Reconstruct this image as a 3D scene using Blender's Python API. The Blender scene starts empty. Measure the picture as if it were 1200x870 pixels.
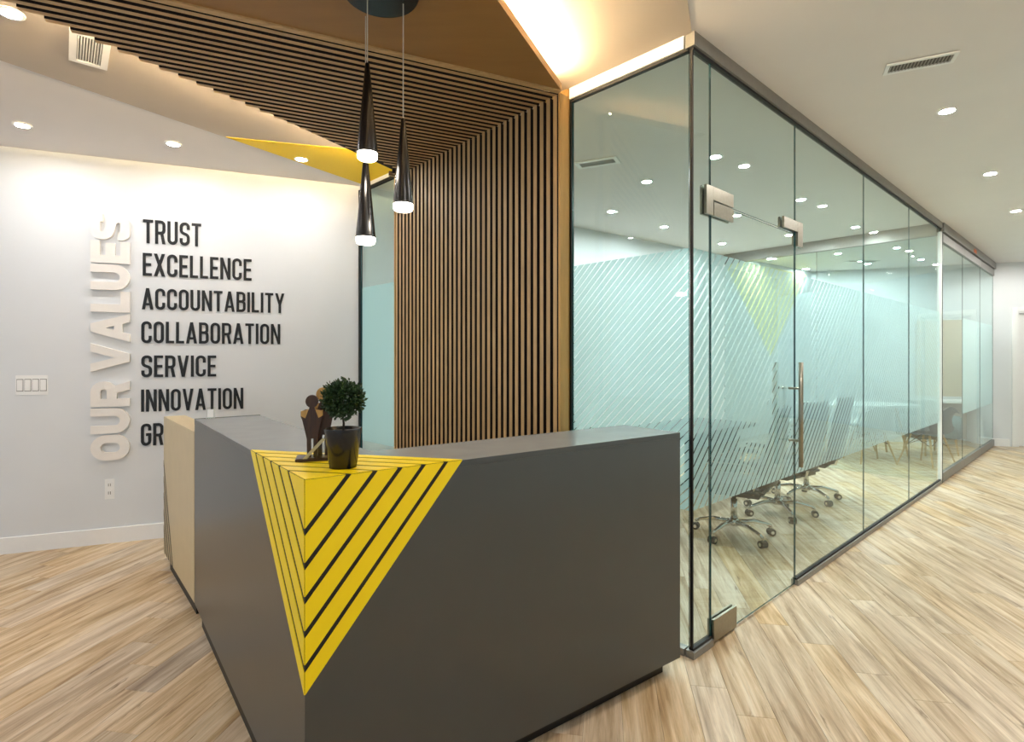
import bpy, bmesh, math, random
from mathutils import Vector, Matrix
random.seed(7)
SC = bpy.context.scene
COL = SC.collection
PI = math.pi

# ------------------------------------------------------------------ camera
H = 1.44                     # eye height
F = 630.0                    # focal length in pixels of the 1200 px frame
HV = 420.0                   # horizon row
cam = bpy.data.cameras.new('camera')
cam.sensor_width = 36.0
cam.lens = 36.0 * F / 1200.0
cam.shift_y = (HV - 435.0) / 1200.0
cam.clip_start = 0.05
cam.clip_end = 100
camo = bpy.data.objects.new('camera', cam)
COL.objects.link(camo)
camo.location = (0, 0, H)
camo.rotation_euler = (PI / 2, 0, 0)
SC.camera = camo

# ------------------------------------------------------------------ world, exposure
W = bpy.data.worlds.new('world'); SC.world = W
W.use_nodes = True
W.node_tree.nodes['Background'].inputs[0].default_value = (0.74, 0.87, 1.0, 1)
W.node_tree.nodes['Background'].inputs[1].default_value = 0.62
SC.view_settings.view_transform = 'Standard'
SC.view_settings.look = 'None'
SC.view_settings.gamma = 1.0
SC.view_settings.use_curve_mapping = False
SC.view_settings.exposure = 0.62
LAMP = 800.0                  # radiance of a downlight lens
LED = 260.0                   # radiance of the cove strips
ZC = 3.0                     # ceiling height

# ------------------------------------------------------------------ helpers
def lin(c):
    if isinstance(c, str):
        c = [int(c[i:i + 2], 16) / 255 for i in (0, 2, 4)]
    return tuple((x / 12.92 if x <= 0.04045 else ((x + 0.055) / 1.055) ** 2.4) for x in c) + (1.0,)

def new_mat(name):
    m = bpy.data.materials.new(name); m.use_nodes = True
    nt = m.node_tree
    for n in list(nt.nodes): nt.nodes.remove(n)
    out = nt.nodes.new('ShaderNodeOutputMaterial')
    return m, nt, out

def nd(nt, typ, **kw):
    n = nt.nodes.new(typ)
    for k, v in kw.items():
        if k in n.inputs: n.inputs[k].default_value = v
        else: setattr(n, k, v)
    return n

def paint(name, col, rough=0.6, metal=0.0, noise=0.04, scale=30, bump=0.0, spec=0.5):
    m, nt, out = new_mat(name)
    b = nd(nt, 'ShaderNodeBsdfPrincipled', Roughness=rough, Metallic=metal)
    b.inputs['Specular IOR Level'].default_value = spec
    c = lin(col)
    tc = nd(nt, 'ShaderNodeTexCoord')
    nz = nd(nt, 'ShaderNodeTexNoise', Scale=scale, Detail=4.0)
    nt.links.new(tc.outputs['Object'], nz.inputs['Vector'])
    r = nd(nt, 'ShaderNodeValToRGB')
    r.color_ramp.elements[0].position = 0.3; r.color_ramp.elements[1].position = 0.7
    r.color_ramp.elements[0].color = tuple(x * (1 - noise) for x in c[:3]) + (1,)
    r.color_ramp.elements[1].color = tuple(min(1, x * (1 + noise)) for x in c[:3]) + (1,)
    nt.links.new(nz.outputs['Fac'], r.inputs['Fac'])
    nt.links.new(r.outputs['Color'], b.inputs['Base Color'])
    if bump:
        bp = nd(nt, 'ShaderNodeBump', Strength=bump, Distance=0.002)
        nt.links.new(nz.outputs['Fac'], bp.inputs['Height'])
        nt.links.new(bp.outputs['Normal'], b.inputs['Normal'])
    nt.links.new(b.outputs[0], out.inputs[0])
    return m

def wood(name, c1, c2, axis, rough=0.5, scale=6.0, stretch=14.0, objrand=0.0):
    """grain runs along the given object axis"""
    m, nt, out = new_mat(name)
    b = nd(nt, 'ShaderNodeBsdfPrincipled', Roughness=rough)
    tc = nd(nt, 'ShaderNodeTexCoord')
    mp = nd(nt, 'ShaderNodeMapping')
    s = [scale * stretch] * 3; s[axis] = scale
    mp.inputs['Scale'].default_value = s
    nz = nd(nt, 'ShaderNodeTexNoise', Scale=1.0, Detail=6.0, Roughness=0.6)
    oi = nd(nt, 'ShaderNodeObjectInfo')
    ad = nd(nt, 'ShaderNodeVectorMath', operation='MULTIPLY_ADD')
    ad.inputs[1].default_value = (7, 7, 7)
    cmb = nd(nt, 'ShaderNodeCombineXYZ')
    for i in range(3): nt.links.new(oi.outputs['Random'], cmb.inputs[i])
    nt.links.new(cmb.outputs[0], ad.inputs[0])
    nt.links.new(tc.outputs['Object'], ad.inputs[2])
    nt.links.new(ad.outputs[0], mp.inputs['Vector'])
    nt.links.new(mp.outputs[0], nz.inputs['Vector'])
    r = nd(nt, 'ShaderNodeValToRGB')
    r.color_ramp.elements[0].position = 0.3; r.color_ramp.elements[1].position = 0.7
    r.color_ramp.elements[0].color = lin(c1); r.color_ramp.elements[1].color = lin(c2)
    nt.links.new(nz.outputs['Fac'], r.inputs['Fac'])
    hs = nd(nt, 'ShaderNodeHueSaturation')
    mr = nd(nt, 'ShaderNodeMapRange')
    mr.inputs['To Min'].default_value = 1 - objrand; mr.inputs['To Max'].default_value = 1 + objrand
    nt.links.new(oi.outputs['Random'], mr.inputs['Value'])
    nt.links.new(mr.outputs[0], hs.inputs['Value'])
    nt.links.new(r.outputs['Color'], hs.inputs['Color'])
    nt.links.new(hs.outputs['Color'], b.inputs['Base Color'])
    nt.links.new(b.outputs[0], out.inputs[0])
    return m

def emit(name, col, strength):
    m, nt, out = new_mat(name)
    e = nd(nt, 'ShaderNodeEmission', Strength=strength)
    e.inputs['Color'].default_value = tuple(col) + (1,)
    nt.links.new(e.outputs[0], out.inputs[0])
    return m

def glass_mat(name, tint, refl=1.0):
    """clear pane: straight transmission with a tint, mirror reflection by Fresnel on outer faces"""
    m, nt, out = new_mat(name)
    t = nd(nt, 'ShaderNodeBsdfTransparent'); t.inputs[0].default_value = tuple(tint) + (1,)
    g = nd(nt, 'ShaderNodeBsdfGlossy', Roughness=0.0)
    g.inputs['Color'].default_value = (0.95, 1, 0.98, 1)
    fr = nd(nt, 'ShaderNodeFresnel', IOR=1.5)
    geo = nd(nt, 'ShaderNodeNewGeometry')
    inv = nd(nt, 'ShaderNodeMath', operation='SUBTRACT'); inv.inputs[0].default_value = 1.0
    nt.links.new(geo.outputs['Backfacing'], inv.inputs[1])
    mul = nd(nt, 'ShaderNodeMath', operation='MULTIPLY')
    nt.links.new(fr.outputs[0], mul.inputs[0]); nt.links.new(inv.outputs[0], mul.inputs[1])
    mul2 = nd(nt, 'ShaderNodeMath', operation='MULTIPLY'); mul2.inputs[1].default_value = refl
    nt.links.new(mul.outputs[0], mul2.inputs[0])
    mx = nd(nt, 'ShaderNodeMixShader')
    nt.links.new(mul2.outputs[0], mx.inputs[0])
    nt.links.new(t.outputs[0], mx.inputs[1]); nt.links.new(g.outputs[0], mx.inputs[2])
    nt.links.new(mx.outputs[0], out.inputs[0])
    return m

def film_mat(name, pitch, width, zlo, sgn=1):
    """frosted vinyl with thin clear diagonal lines cut out of it"""
    m, nt, out = new_mat(name)
    tc = nd(nt, 'ShaderNodeTexCoord')
    sp = nd(nt, 'ShaderNodeSeparateXYZ')
    nt.links.new(tc.outputs['Object'], sp.inputs[0])
    d = nd(nt, 'ShaderNodeMath', operation='MULTIPLY_ADD'); d.inputs[1].default_value = -sgn
    nt.links.new(sp.outputs['Z'], d.inputs[0]); nt.links.new(sp.outputs['X'], d.inputs[2])
    dv = nd(nt, 'ShaderNodeMath', operation='DIVIDE'); dv.inputs[1].default_value = pitch
    nt.links.new(d.outputs[0], dv.inputs[0])
    frc = nd(nt, 'ShaderNodeMath', operation='FRACT'); nt.links.new(dv.outputs[0], frc.inputs[0])
    cut = nd(nt, 'ShaderNodeMath', operation='LESS_THAN'); cut.inputs[1].default_value = width / pitch
    nt.links.new(frc.outputs[0], cut.inputs[0])
    clear = nd(nt, 'ShaderNodeBsdfTransparent')
    thru = nd(nt, 'ShaderNodeBsdfTransparent'); thru.inputs[0].default_value = (0.80, 0.92, 0.91, 1)
    tr = nd(nt, 'ShaderNodeBsdfTranslucent'); tr.inputs[0].default_value = (0.74, 0.90, 0.915, 1)
    df = nd(nt, 'ShaderNodeBsdfDiffuse'); df.inputs[0].default_value = (0.53, 0.71, 0.73, 1)
    m1 = nd(nt, 'ShaderNodeMixShader'); m1.inputs[0].default_value = 0.40
    nt.links.new(tr.outputs[0], m1.inputs[1]); nt.links.new(df.outputs[0], m1.inputs[2])
    m2 = nd(nt, 'ShaderNodeMixShader'); m2.inputs[0].default_value = 0.21
    nt.links.new(m1.outputs[0], m2.inputs[1]); nt.links.new(thru.outputs[0], m2.inputs[2])
    m3 = nd(nt, 'ShaderNodeMixShader')
    nt.links.new(cut.outputs[0], m3.inputs[0])
    nt.links.new(m2.outputs[0], m3.inputs[1]); nt.links.new(clear.outputs[0], m3.inputs[2])
    nt.links.new(m3.outputs[0], out.inputs[0])
    return m

FLOOR_DIR = math.radians(9.6)      # plank direction, measured from +Y towards +X
def plank_mat(name, island):
    m, nt, out = new_mat(name)
    b = nd(nt, 'ShaderNodeBsdfPrincipled', Roughness=0.42)
    b.inputs['Specular IOR Level'].default_value = 0.4
    geo = nd(nt, 'ShaderNodeNewGeometry')
    if island: rnd = geo.outputs['Random Per Island']
    else: rnd = nd(nt, 'ShaderNodeObjectInfo').outputs['Random']
    mp = nd(nt, 'ShaderNodeMapping'); mp.inputs['Rotation'].default_value = (0, 0, FLOOR_DIR)
    nt.links.new(geo.outputs['Position'], mp.inputs['Vector'])
    off = nd(nt, 'ShaderNodeCombineXYZ')
    k = nd(nt, 'ShaderNodeMath', operation='MULTIPLY'); k.inputs[1].default_value = 37.0
    nt.links.new(rnd, k.inputs[0])
    nt.links.new(k.outputs[0], off.inputs[1]); nt.links.new(k.outputs[0], off.inputs[0])
    ad = nd(nt, 'ShaderNodeVectorMath', operation='ADD')
    nt.links.new(mp.outputs[0], ad.inputs[0]); nt.links.new(off.outputs[0], ad.inputs[1])
    def noise(sx, sy, det, dist=0.0):
        s = nd(nt, 'ShaderNodeMapping'); s.inputs['Scale'].default_value = (sx, sy, 1)
        nt.links.new(ad.outputs[0], s.inputs['Vector'])
        n = nd(nt, 'ShaderNodeTexNoise', Scale=1.0, Detail=det, Roughness=0.62, Distortion=dist)
        nt.links.new(s.outputs[0], n.inputs['Vector'])
        return n.outputs['Fac']
    streak = noise(19, 1.5, 8.0, 0.5)
    fine = noise(170, 6, 3.0)
    blot = noise(30, 3.2, 4.0, 0.7)
    r1 = nd(nt, 'ShaderNodeValToRGB')
    e = r1.color_ramp.elements
    e[0].position = 0.27; e[0].color = lin('8d7153')
    e[1].position = 0.74; e[1].color = lin('f0e3cd')
    x = e.new(0.43); x.color = lin('c0a683')
    x = e.new(0.56); x.color = lin('dac5a6')
    nt.links.new(streak, r1.inputs['Fac'])
    # dark knots and cracks
    r2 = nd(nt, 'ShaderNodeValToRGB')
    r2.color_ramp.elements[0].position = 0.27; r2.color_ramp.elements[0].color = (0.40, 0.31, 0.23, 1)
    r2.color_ramp.elements[1].position = 0.37; r2.color_ramp.elements[1].color = (1, 1, 1, 1)
    nt.links.new(blot, r2.inputs['Fac'])
    r3 = nd(nt, 'ShaderNodeValToRGB')
    r3.color_ramp.elements[0].position = 0.3; r3.color_ramp.elements[0].color = (0.84, 0.82, 0.8, 1)
    r3.color_ramp.elements[1].position = 0.6; r3.color_ramp.elements[1].color = (1.03, 1.02, 1.0, 1)
    nt.links.new(fine, r3.inputs['Fac'])
    def mult(a, c):
        n = nd(nt, 'ShaderNodeMix', data_type='RGBA', blend_type='MULTIPLY')
        n.inputs[0].default_value = 1.0
        nt.links.new(a, n.inputs[6]); nt.links.new(c, n.inputs[7])
        return n.outputs[2]
    c = mult(mult(r1.outputs[0], r2.outputs[0]), r3.outputs[0])
    # board to board tone
    wn = nd(nt, 'ShaderNodeTexWhiteNoise', noise_dimensions='1D'); nt.links.new(rnd, wn.inputs['W'])
    sp = nd(nt, 'ShaderNodeSeparateColor'); nt.links.new(wn.outputs['Color'], sp.inputs[0])
    hs = nd(nt, 'ShaderNodeHueSaturation')
    for out_i, inp, lo, hi in ((0, 'Value', 0.90, 1.08), (1, 'Saturation', 0.80, 1.18)):
        mr = nd(nt, 'ShaderNodeMapRange'); mr.inputs['To Min'].default_value = lo; mr.inputs['To Max'].default_value = hi
        nt.links.new(sp.outputs[out_i], mr.inputs['Value']); nt.links.new(mr.outputs[0], hs.inputs[inp])
    nt.links.new(c, hs.inputs['Color'])
    nt.links.new(hs.outputs[0], b.inputs['Base Color'])
    bp = nd(nt, 'ShaderNodeBump', Strength=0.12, Distance=0.001)
    nt.links.new(fine, bp.inputs['Height']); nt.links.new(bp.outputs[0], b.inputs['Normal'])
    nt.links.new(b.outputs[0], out.inputs[0])
    return m

M = {
 'wall': paint('wall_paint', 'dcdfe1', 0.55, noise=0.012, scale=3),
 'ceil': paint('ceiling_paint', 'e8e3e0', 0.8, noise=0.01, scale=3),
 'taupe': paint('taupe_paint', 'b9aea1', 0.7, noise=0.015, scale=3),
 'yellowpaint': paint('yellow_wall_paint', 'f2cf10', 0.6, noise=0.01),
 'palegold': paint('pale_yellow_paint', 'e0d98c', 0.6, noise=0.01),
 'base': paint('baseboard_paint', 'eeeeec', 0.4, noise=0.01),
 'letterwhite': paint('letter_white', 'ece7e0', 0.5, noise=0.015),
 'letterblack': paint('letter_black', '060b0e', 0.45, noise=0.05),
 'plastic': paint('white_plastic', 'f0f0ee', 0.35, noise=0.01),
 'slot': paint('dark_slot', '6a6863', 0.6),
 'blade': paint('grey_blade', 'a8a39c', 0.5),
 'desk': paint('desk_laminate', '2f3537', 0.30, noise=0.05, scale=9, spec=1.0),
 'counter': paint('desk_laminate_lit_top', '858a8c', 0.26, noise=0.04, scale=9, spec=0.9),  # same laminate as the desk, light and reflections on top put into the colour
 'yellow': paint('desk_yellow', 'ffdf00', 0.38, noise=0.01),
 'inlay': paint('inlay_black', '0b0b0c', 0.5),
 'palebar': paint('pale_acrylic', 'c2bc9c', 0.2, noise=0.05),
 'toe': paint('toe_black', '100f0e', 0.5),
 'beige': paint('beige_laminate', 'c9b68f', 0.4, noise=0.03, scale=8),
 'black': paint('satin_black', '0a0a0b', 0.25, noise=0.1),
 'pot': paint('pot_glaze', '17181a', 0.22, noise=0.12, scale=60),
 'soil': paint('soil', '17110c', 0.95, noise=0.4, scale=140),
 'cable': paint('cable', 'b9b2a4', 0.4),
 'steel': paint('brushed_steel', '9c9789', 0.32, metal=1.0, noise=0.06, scale=60),
 'alu': paint('grey_aluminium', '96948f', 0.45, metal=0.55, noise=0.05, scale=30),
 'gasket': paint('black_gasket', '0c0d0e', 0.6),
 'chrome': paint('chrome', 'd8d8d8', 0.09, metal=1.0, noise=0.01),
 'leather': paint('black_leather', '131517', 0.4, noise=0.15, scale=80, bump=0.15),
 'rubber': paint('caster_rubber', '141414', 0.6),
 'whitetop': paint('white_laminate', 'f2f2f0', 0.3, noise=0.01),
 'whiteshell': paint('white_shell', 'ecebe8', 0.35, noise=0.01),
 'teal': paint('teal_fabric', '4f7477', 0.8, noise=0.08, scale=60),
 'darktop': paint('dark_table', '2b2f31', 0.35, noise=0.08, scale=20),
 'orange': paint('orange_tag', 'd9662c', 0.5),
 'beigewall': paint('beige_panel', 'b9a78a', 0.6),
 'dowel': wood('beech_dowel', 'b98d58', 'd8b27c', 2, 0.5, 12, 8),
 'slatw': wood('slat_oak_wall', 'aa8a5c', 'c6a676', 2, 0.5, 3.0, 26, 0.10),
 'slatc': wood('slat_oak_ceiling', 'aa8a5c', 'c6a676', 0, 0.5, 3.0, 26, 0.10),
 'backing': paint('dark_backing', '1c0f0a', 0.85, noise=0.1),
 'veneer': wood('oak_veneer', '8f6a3c', '9a7443', 0, 0.5, 2.0, 5),
 'veneerv': wood('oak_veneer_upright', 'b08a4c', 'c49d5c', 2, 0.5, 2.0, 10),
 'figwood': wood('figurine_wood', '2c1a0e', '4c2e18', 2, 0.35, 14, 7),
 'figtan': wood('figurine_light_wood', 'a8813f', 'c79d58', 2, 0.3, 14, 7),
 'leaf': paint('leaf_green', '26401c', 0.5, noise=0.5, scale=40),
 'bark': paint('bark', '2a2118', 0.9, noise=0.3, scale=90),
 'glass': glass_mat('clear_glass', (0.868, 0.945, 0.945)),
 'acrylic': glass_mat('clear_acrylic', (0.93, 0.94, 0.92)),
 'edge': paint('glass_edge_teal', '17494d', 0.2, noise=0.2, scale=20),
 'film': film_mat('frosted_film', 0.064, 0.012, 0.7),
 'filmfront': film_mat('frosted_film_front', 0.046, 0.0068, 0.7, -1),
 'filmplain': film_mat('frosted_film_plain', 50.0, 0.0001, 0.7),
 'lens': emit('downlight_lens', (1.0, 0.95, 0.90), LAMP),
 'lenssoft': emit('downlight_lens_dimmed', (1.0, 0.96, 0.93), LAMP * 0.5),
 'lenscool': emit('downlight_lens_room', (0.97, 0.98, 0.95), LAMP),
 'led': emit('led_strip', (1.0, 0.74, 0.42), LED),
 'ledsoft': emit('led_strip_wall_side', (1.0, 0.74, 0.42), LED * 0.65),
 'bulb': emit('pendant_diffuser', (1.0, 0.88, 0.72), 45.0),
 'plank': plank_mat('plank_vinyl', False),
 'plankfar': plank_mat('plank_vinyl_far', True),
 'subfloor': paint('subfloor', '4a3826', 0.8),
}

def props(o, label=None, cat=None, group=None, kind=None):
    if label: o['label'] = label
    if cat: o['category'] = cat
    if group: o['group'] = group
    if kind: o['kind'] = kind
    return o

def thing(name, loc=(0, 0, 0), rz=0.0, label=None, cat=None, group=None, kind=None):
    o = bpy.data.objects.new(name, None)
    o.empty_display_size = 0.1
    COL.objects.link(o); o.location = loc; o.rotation_euler = (0, 0, rz)
    return props(o, label, cat, group, kind)

def obj(name, bm, mat, parent=None, smooth=False, loc=None, rz=None):
    me = bpy.data.meshes.new(name)
    bmesh.ops.recalc_face_normals(bm, faces=bm.faces[:])
    bm.to_mesh(me); bm.free()
    mats = mat if isinstance(mat, (list, tuple)) else [mat]
    for m in mats: me.materials.append(M[m])
    if smooth:
        for p in me.polygons: p.use_smooth = True
    o = bpy.data.objects.new(name, me)
    COL.objects.link(o)
    if parent: o.parent = parent
    if loc is not None: o.location = loc
    if rz is not None: o.rotation_euler = (0, 0, rz)
    return o

def nb(): return bmesh.new()

def box(bm, x0, x1, y0, y1, z0, z1, mat=0, bevel=0.0):
    vs = [bm.verts.new(p) for p in ((x0, y0, z0), (x1, y0, z0), (x1, y1, z0), (x0, y1, z0),
                                    (x0, y0, z1), (x1, y0, z1), (x1, y1, z1), (x0, y1, z1))]
    fs = [bm.faces.new([vs[i] for i in f]) for f in ((3, 2, 1, 0), (4, 5, 6, 7), (0, 1, 5, 4), (1, 2, 6, 5), (2, 3, 7, 6), (3, 0, 4, 7))]
    for f in fs: f.material_index = mat
    if bevel:
        es = list({e for f in fs for e in f.edges})
        bmesh.ops.bevel(bm, geom=es, offset=bevel, segments=2, affect='EDGES')
    return bm

def prism(bm, poly, z0, z1, mat=0):
    lo = [bm.verts.new((p[0], p[1], z0)) for p in poly]
    hi = [bm.verts.new((p[0], p[1], z1)) for p in poly]
    n = len(poly)
    fs = [bm.faces.new(lo[::-1]), bm.faces.new(hi)]
    for i in range(n):
        fs.append(bm.faces.new((lo[i], lo[(i + 1) % n], hi[(i + 1) % n], hi[i])))
    for f in fs: f.material_index = mat
    return bm

def slab3(bm, pts, off):
    """polygon of 3-D points, thickened by the vector off"""
    a = [bm.verts.new(p) for p in pts]; b = [bm.verts.new(Vector(p) + Vector(off)) for p in pts]
    n = len(pts)
    bm.faces.new(a); bm.faces.new(b[::-1])
    for i in range(n): bm.faces.new((a[i], b[i], b[(i + 1) % n], a[(i + 1) % n]))
    return bm

def lathe(bm, prof, cx=0, cy=0, n=24, cap0=True, cap1=True, mat=0):
    rings = []
    for r, z in prof:
        rings.append([bm.verts.new((cx + r * math.cos(2 * PI * i / n), cy + r * math.sin(2 * PI * i / n), z)) for i in range(n)])
    fs = []
    for a, b in zip(rings, rings[1:]):
        for i in range(n): fs.append(bm.faces.new((a[i], a[(i + 1) % n], b[(i + 1) % n], b[i])))
    if cap0: fs.append(bm.faces.new(rings[0][::-1]))
    if cap1: fs.append(bm.faces.new(rings[-1]))
    for f in fs: f.material_index = mat
    return bm

def tube(bm, pts, r, n=8, mat=0):
    pts = [Vector(p) for p in pts]
    rr = r if isinstance(r, (list, tuple)) else [r] * len(pts)
    rings = []
    up = None
    for i, p in enumerate(pts):
        d = (pts[min(i + 1, len(pts) - 1)] - pts[max(i - 1, 0)]).normalized()
        if up is None:
            up = Vector((0, 0, 1)) if abs(d.z) < 0.9 else Vector((1, 0, 0))
        s = d.cross(up).normalized(); up = s.cross(d).normalized()
        rings.append([bm.verts.new(p + rr[i] * (math.cos(2 * PI * k / n) * s + math.sin(2 * PI * k / n) * up)) for k in range(n)])
    fs = []
    for a, b in zip(rings, rings[1:]):
        for k in range(n): fs.append(bm.faces.new((a[k], a[(k + 1) % n], b[(k + 1) % n], b[k])))
    fs.append(bm.faces.new(rings[0][::-1])); fs.append(bm.faces.new(rings[-1]))
    for f in fs: f.material_index = mat
    return bm

def copy_tree(o, parent=None):
    c = o.copy(); COL.objects.link(c); c.parent = parent
    for ch in list(o.children): copy_tree(ch, c)
    return c

def on_plane(u, v, z):
    """plan point at height z that the camera sees in direction (u, v)"""
    Y = (H - z) * F / (v - HV)
    return ((u - 600.0) / F * Y, Y)

# ------------------------------------------------------------------ plan of the place
G = Vector((0.867, 2.59))                     # corner of the glass room
A = Vector((0.748, 0.664)).normalized()       # along the long glass wall
N = Vector((-A.y, A.x))                       # into the glass room
RA = math.atan2(A.y, A.x)
J = Vector((-1.376, 4.87))                    # where the short glass front meets the lettered wall
BD = (J - G).normalized(); RB = math.atan2(BD.y, BD.x)
WL0 = Vector((-3.762, 3.95)); WD = Vector((0.932, 0.362)).normalized(); RW = math.atan2(WD.y, WD.x)
BC = Vector((5.40, 9.70))                     # far corner of the glass room
EWD = Vector((0.944, -0.330)).normalized()    # end wall direction
def ga(t, n=0.0): return G + A * t + N * n

# ------------------------------------------------------------------ floor
floor = props(obj('floor', box(nb(), -7, 12.5, -2.5, 12, -0.08, -0.006), 'subfloor'), 'floor of light oak-look vinyl planks', kind='structure')
PL, PW = 1.22, 0.152
fd = Vector((math.sin(FLOOR_DIR), math.cos(FLOOR_DIR))); fx = Vector((fd.y, -fd.x))
cands = []
rows = range(-60, 90)
for r in rows:
    offs = (r * 0.437 + 0.21 * ((r * 7) % 5)) % 1.0 * PL
    for k in range(-5, 13):
        c = fx * (r * PW) + fd * (k * PL + offs)
        if not (-6.6 < c.x < 12 and -2.2 < c.y < 11.6): continue
        vis = c.y > 0.9 and abs(c.x / max(c.y, .1)) < 1.05
        # hidden inside / behind the solid structure
        rel = c - WL0
        if rel.dot(Vector((-WD.y, WD.x))) > 0.7 and c.x < 0: vis = False
        d2 = c.length
        if c.y > 0 and H * F / c.y > 480: vis = False
        if vis and (c - Vector((0, 3.4))).length < 0.6 and False: vis = False
        cands.append((0 if vis else 1, d2, c))
cands.sort(key=lambda a: (a[0], a[1]))
def plank_bm(bm, M4=None):
    g = 0.0004
    x0, x1, y0, y1 = -PW / 2 + g, PW / 2 - g, -PL / 2 + g, PL / 2 - g
    b = 0.0009
    ps = [(x0, y0, -0.006), (x1, y0, -0.006), (x1, y1, -0.006), (x0, y1, -0.006),
          (x0, y0, -b), (x1, y0, -b), (x1, y1, -b), (x0, y1, -b),
          (x0 + b, y0 + b, 0), (x1 - b, y0 + b, 0), (x1 - b, y1 - b, 0), (x0 + b, y1 - b, 0)]
    vs = [bm.verts.new(M4 @ Vector(p) if M4 else p) for p in ps]
    for a in (0, 4):
        for i in range(4):
            j = (i + 1) % 4
            bm.faces.new((vs[a + i], vs[a + j], vs[a + 4 + j], vs[a + 4 + i]))
    bm.faces.new(vs[8:12])
    return bm
pl0 = obj('plank', plank_bm(nb()), 'plank', floor, loc=(cands[0][2].x, cands[0][2].y, 0), rz=-FLOOR_DIR)
for v_, d_, c in cands[1:298]:
    o = bpy.data.objects.new('plank', pl0.data); COL.objects.link(o)
    o.parent = floor; o.location = (c.x, c.y, 0); o.rotation_euler = (0, 0, -FLOOR_DIR)
bm = nb()
for v_, d_, c in cands[298:]:
    plank_bm(bm, Matrix.Translation((c.x, c.y, 0)) @ Matrix.Rotation(-FLOOR_DIR, 4, 'Z'))
props(obj('plank_field', bm, 'plankfar', floor), kind='stuff')

# ------------------------------------------------------------------ walls and ceiling
def wall_between(name, p, q, th, z0=0.0, z1=ZC, mat='wall', label=None):
    """upright slab on the line p-q, thickness on the left side of p->q"""
    p = Vector(p); q = Vector(q); d = q - p
    o = obj(name, box(nb(), 0, d.length, 0, th, z0, z1), mat, loc=(p.x, p.y, 0), rz=math.atan2(d.y, d.x))
    return props(o, label, kind='structure')
wl_a = WL0 - WD * 2.2
wall_left = wall_between('wall_left', wl_a, J + WD * 0.0 + Vector((0.0, 0.0)), 0.12, label='white wall carrying the raised lettering')
wall_back = wall_between('wall_back', J, BC, 0.12, label='white back wall of the glass meeting rooms')
we_q = BC + EWD * 8.0
EL = lambda u: None
def ewt(u):
    k = (u - 600) / F
    return (k * BC.y - BC.x) / (EWD.x - k * EWD.y)
t_door0, t_door1 = ewt(1192), ewt(1192) + 0.92
wall_right = thing('wall_right', label='white end wall beyond the glass meeting rooms', kind='structure', loc=(BC.x, BC.y, 0), rz=math.atan2(EWD.y, EWD.x))
obj('wall_piece', box(nb(), 0, t_door0, 0, 0.12, 0, ZC), 'wall', wall_right)
obj('wall_piece', box(nb(), t_door1, 8, 0, 0.12, 0, ZC), 'wall', wall_right)
obj('wall_piece', box(nb(), t_door0, t_door1, 0, 0.12, 2.2, ZC), 'wall', wall_right)
cw0 = ga(-3.5, -3.1); cw1 = ga(8.6, -3.1)
wall_corr = wall_between('wall_corridor', cw1, cw0, 0.12, label='unseen white corridor wall opposite the glass rooms, added to cut light')  # unseen wall, put in to hold light off the desk's right face

ceiling = props(obj('ceiling', box(nb(), -7, 12.5, -2.5, 12, ZC, ZC + 0.1), 'ceil'), 'white ceiling with painted facets', kind='structure')
# painted facets on the ceiling
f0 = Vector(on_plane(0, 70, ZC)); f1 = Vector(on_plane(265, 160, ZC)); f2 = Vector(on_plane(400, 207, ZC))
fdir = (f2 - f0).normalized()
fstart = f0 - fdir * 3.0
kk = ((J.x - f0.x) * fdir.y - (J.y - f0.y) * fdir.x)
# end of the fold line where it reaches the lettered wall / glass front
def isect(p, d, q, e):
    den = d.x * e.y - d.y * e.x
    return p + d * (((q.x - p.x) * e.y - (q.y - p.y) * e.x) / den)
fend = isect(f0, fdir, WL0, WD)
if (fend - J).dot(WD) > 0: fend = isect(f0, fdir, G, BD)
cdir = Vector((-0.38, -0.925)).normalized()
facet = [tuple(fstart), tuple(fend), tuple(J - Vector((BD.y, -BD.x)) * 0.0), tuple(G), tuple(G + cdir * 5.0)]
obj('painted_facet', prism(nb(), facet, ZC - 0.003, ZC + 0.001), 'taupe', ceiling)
yt = Vector(on_plane(400, 173, ZC)); ydir = (yt - f1).normalized()
yend = isect(f1, ydir, G, BD)
ye2 = yend - BD * 0.0
obj('yellow_facet', prism(nb(), [tuple(f1), tuple(fend), tuple(J), tuple(yend)], ZC - 0.006, ZC - 0.0025), 'yellowpaint', ceiling)

# baseboards
def baseboard(name, p, q, label):
    p = Vector(p); q = Vector(q); d = q - p
    bm = nb(); L = d.length
    pr = [(0, 0), (0, 0.115), (-0.006, 0.122), (-0.014, 0.118), (-0.016, 0.0)]
    a = [bm.verts.new((0, y, z)) for y, z in pr]; b = [bm.verts.new((L, y, z)) for y, z in pr]
    for i in range(5): bm.faces.new((a[i], b[i], b[(i + 1) % 5], a[(i + 1) % 5]))
    bm.faces.new(a); bm.faces.new(b[::-1])
    return props(obj(name, bm, 'base', loc=(p.x, p.y, 0), rz=math.atan2(d.y, d.x)), label, kind='structure')
baseboard('baseboard_left', wl_a, J - WD * 0.03, 'white baseboard below the lettered wall')
baseboard('baseboard_back', J + (BC - J).normalized() * 0.05, BC, 'white baseboard along the back of the meeting rooms')
baseboard('baseboard_right', BC, BC + EWD * (t_door0 - 0.1), 'white baseboard along the end wall')

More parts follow.
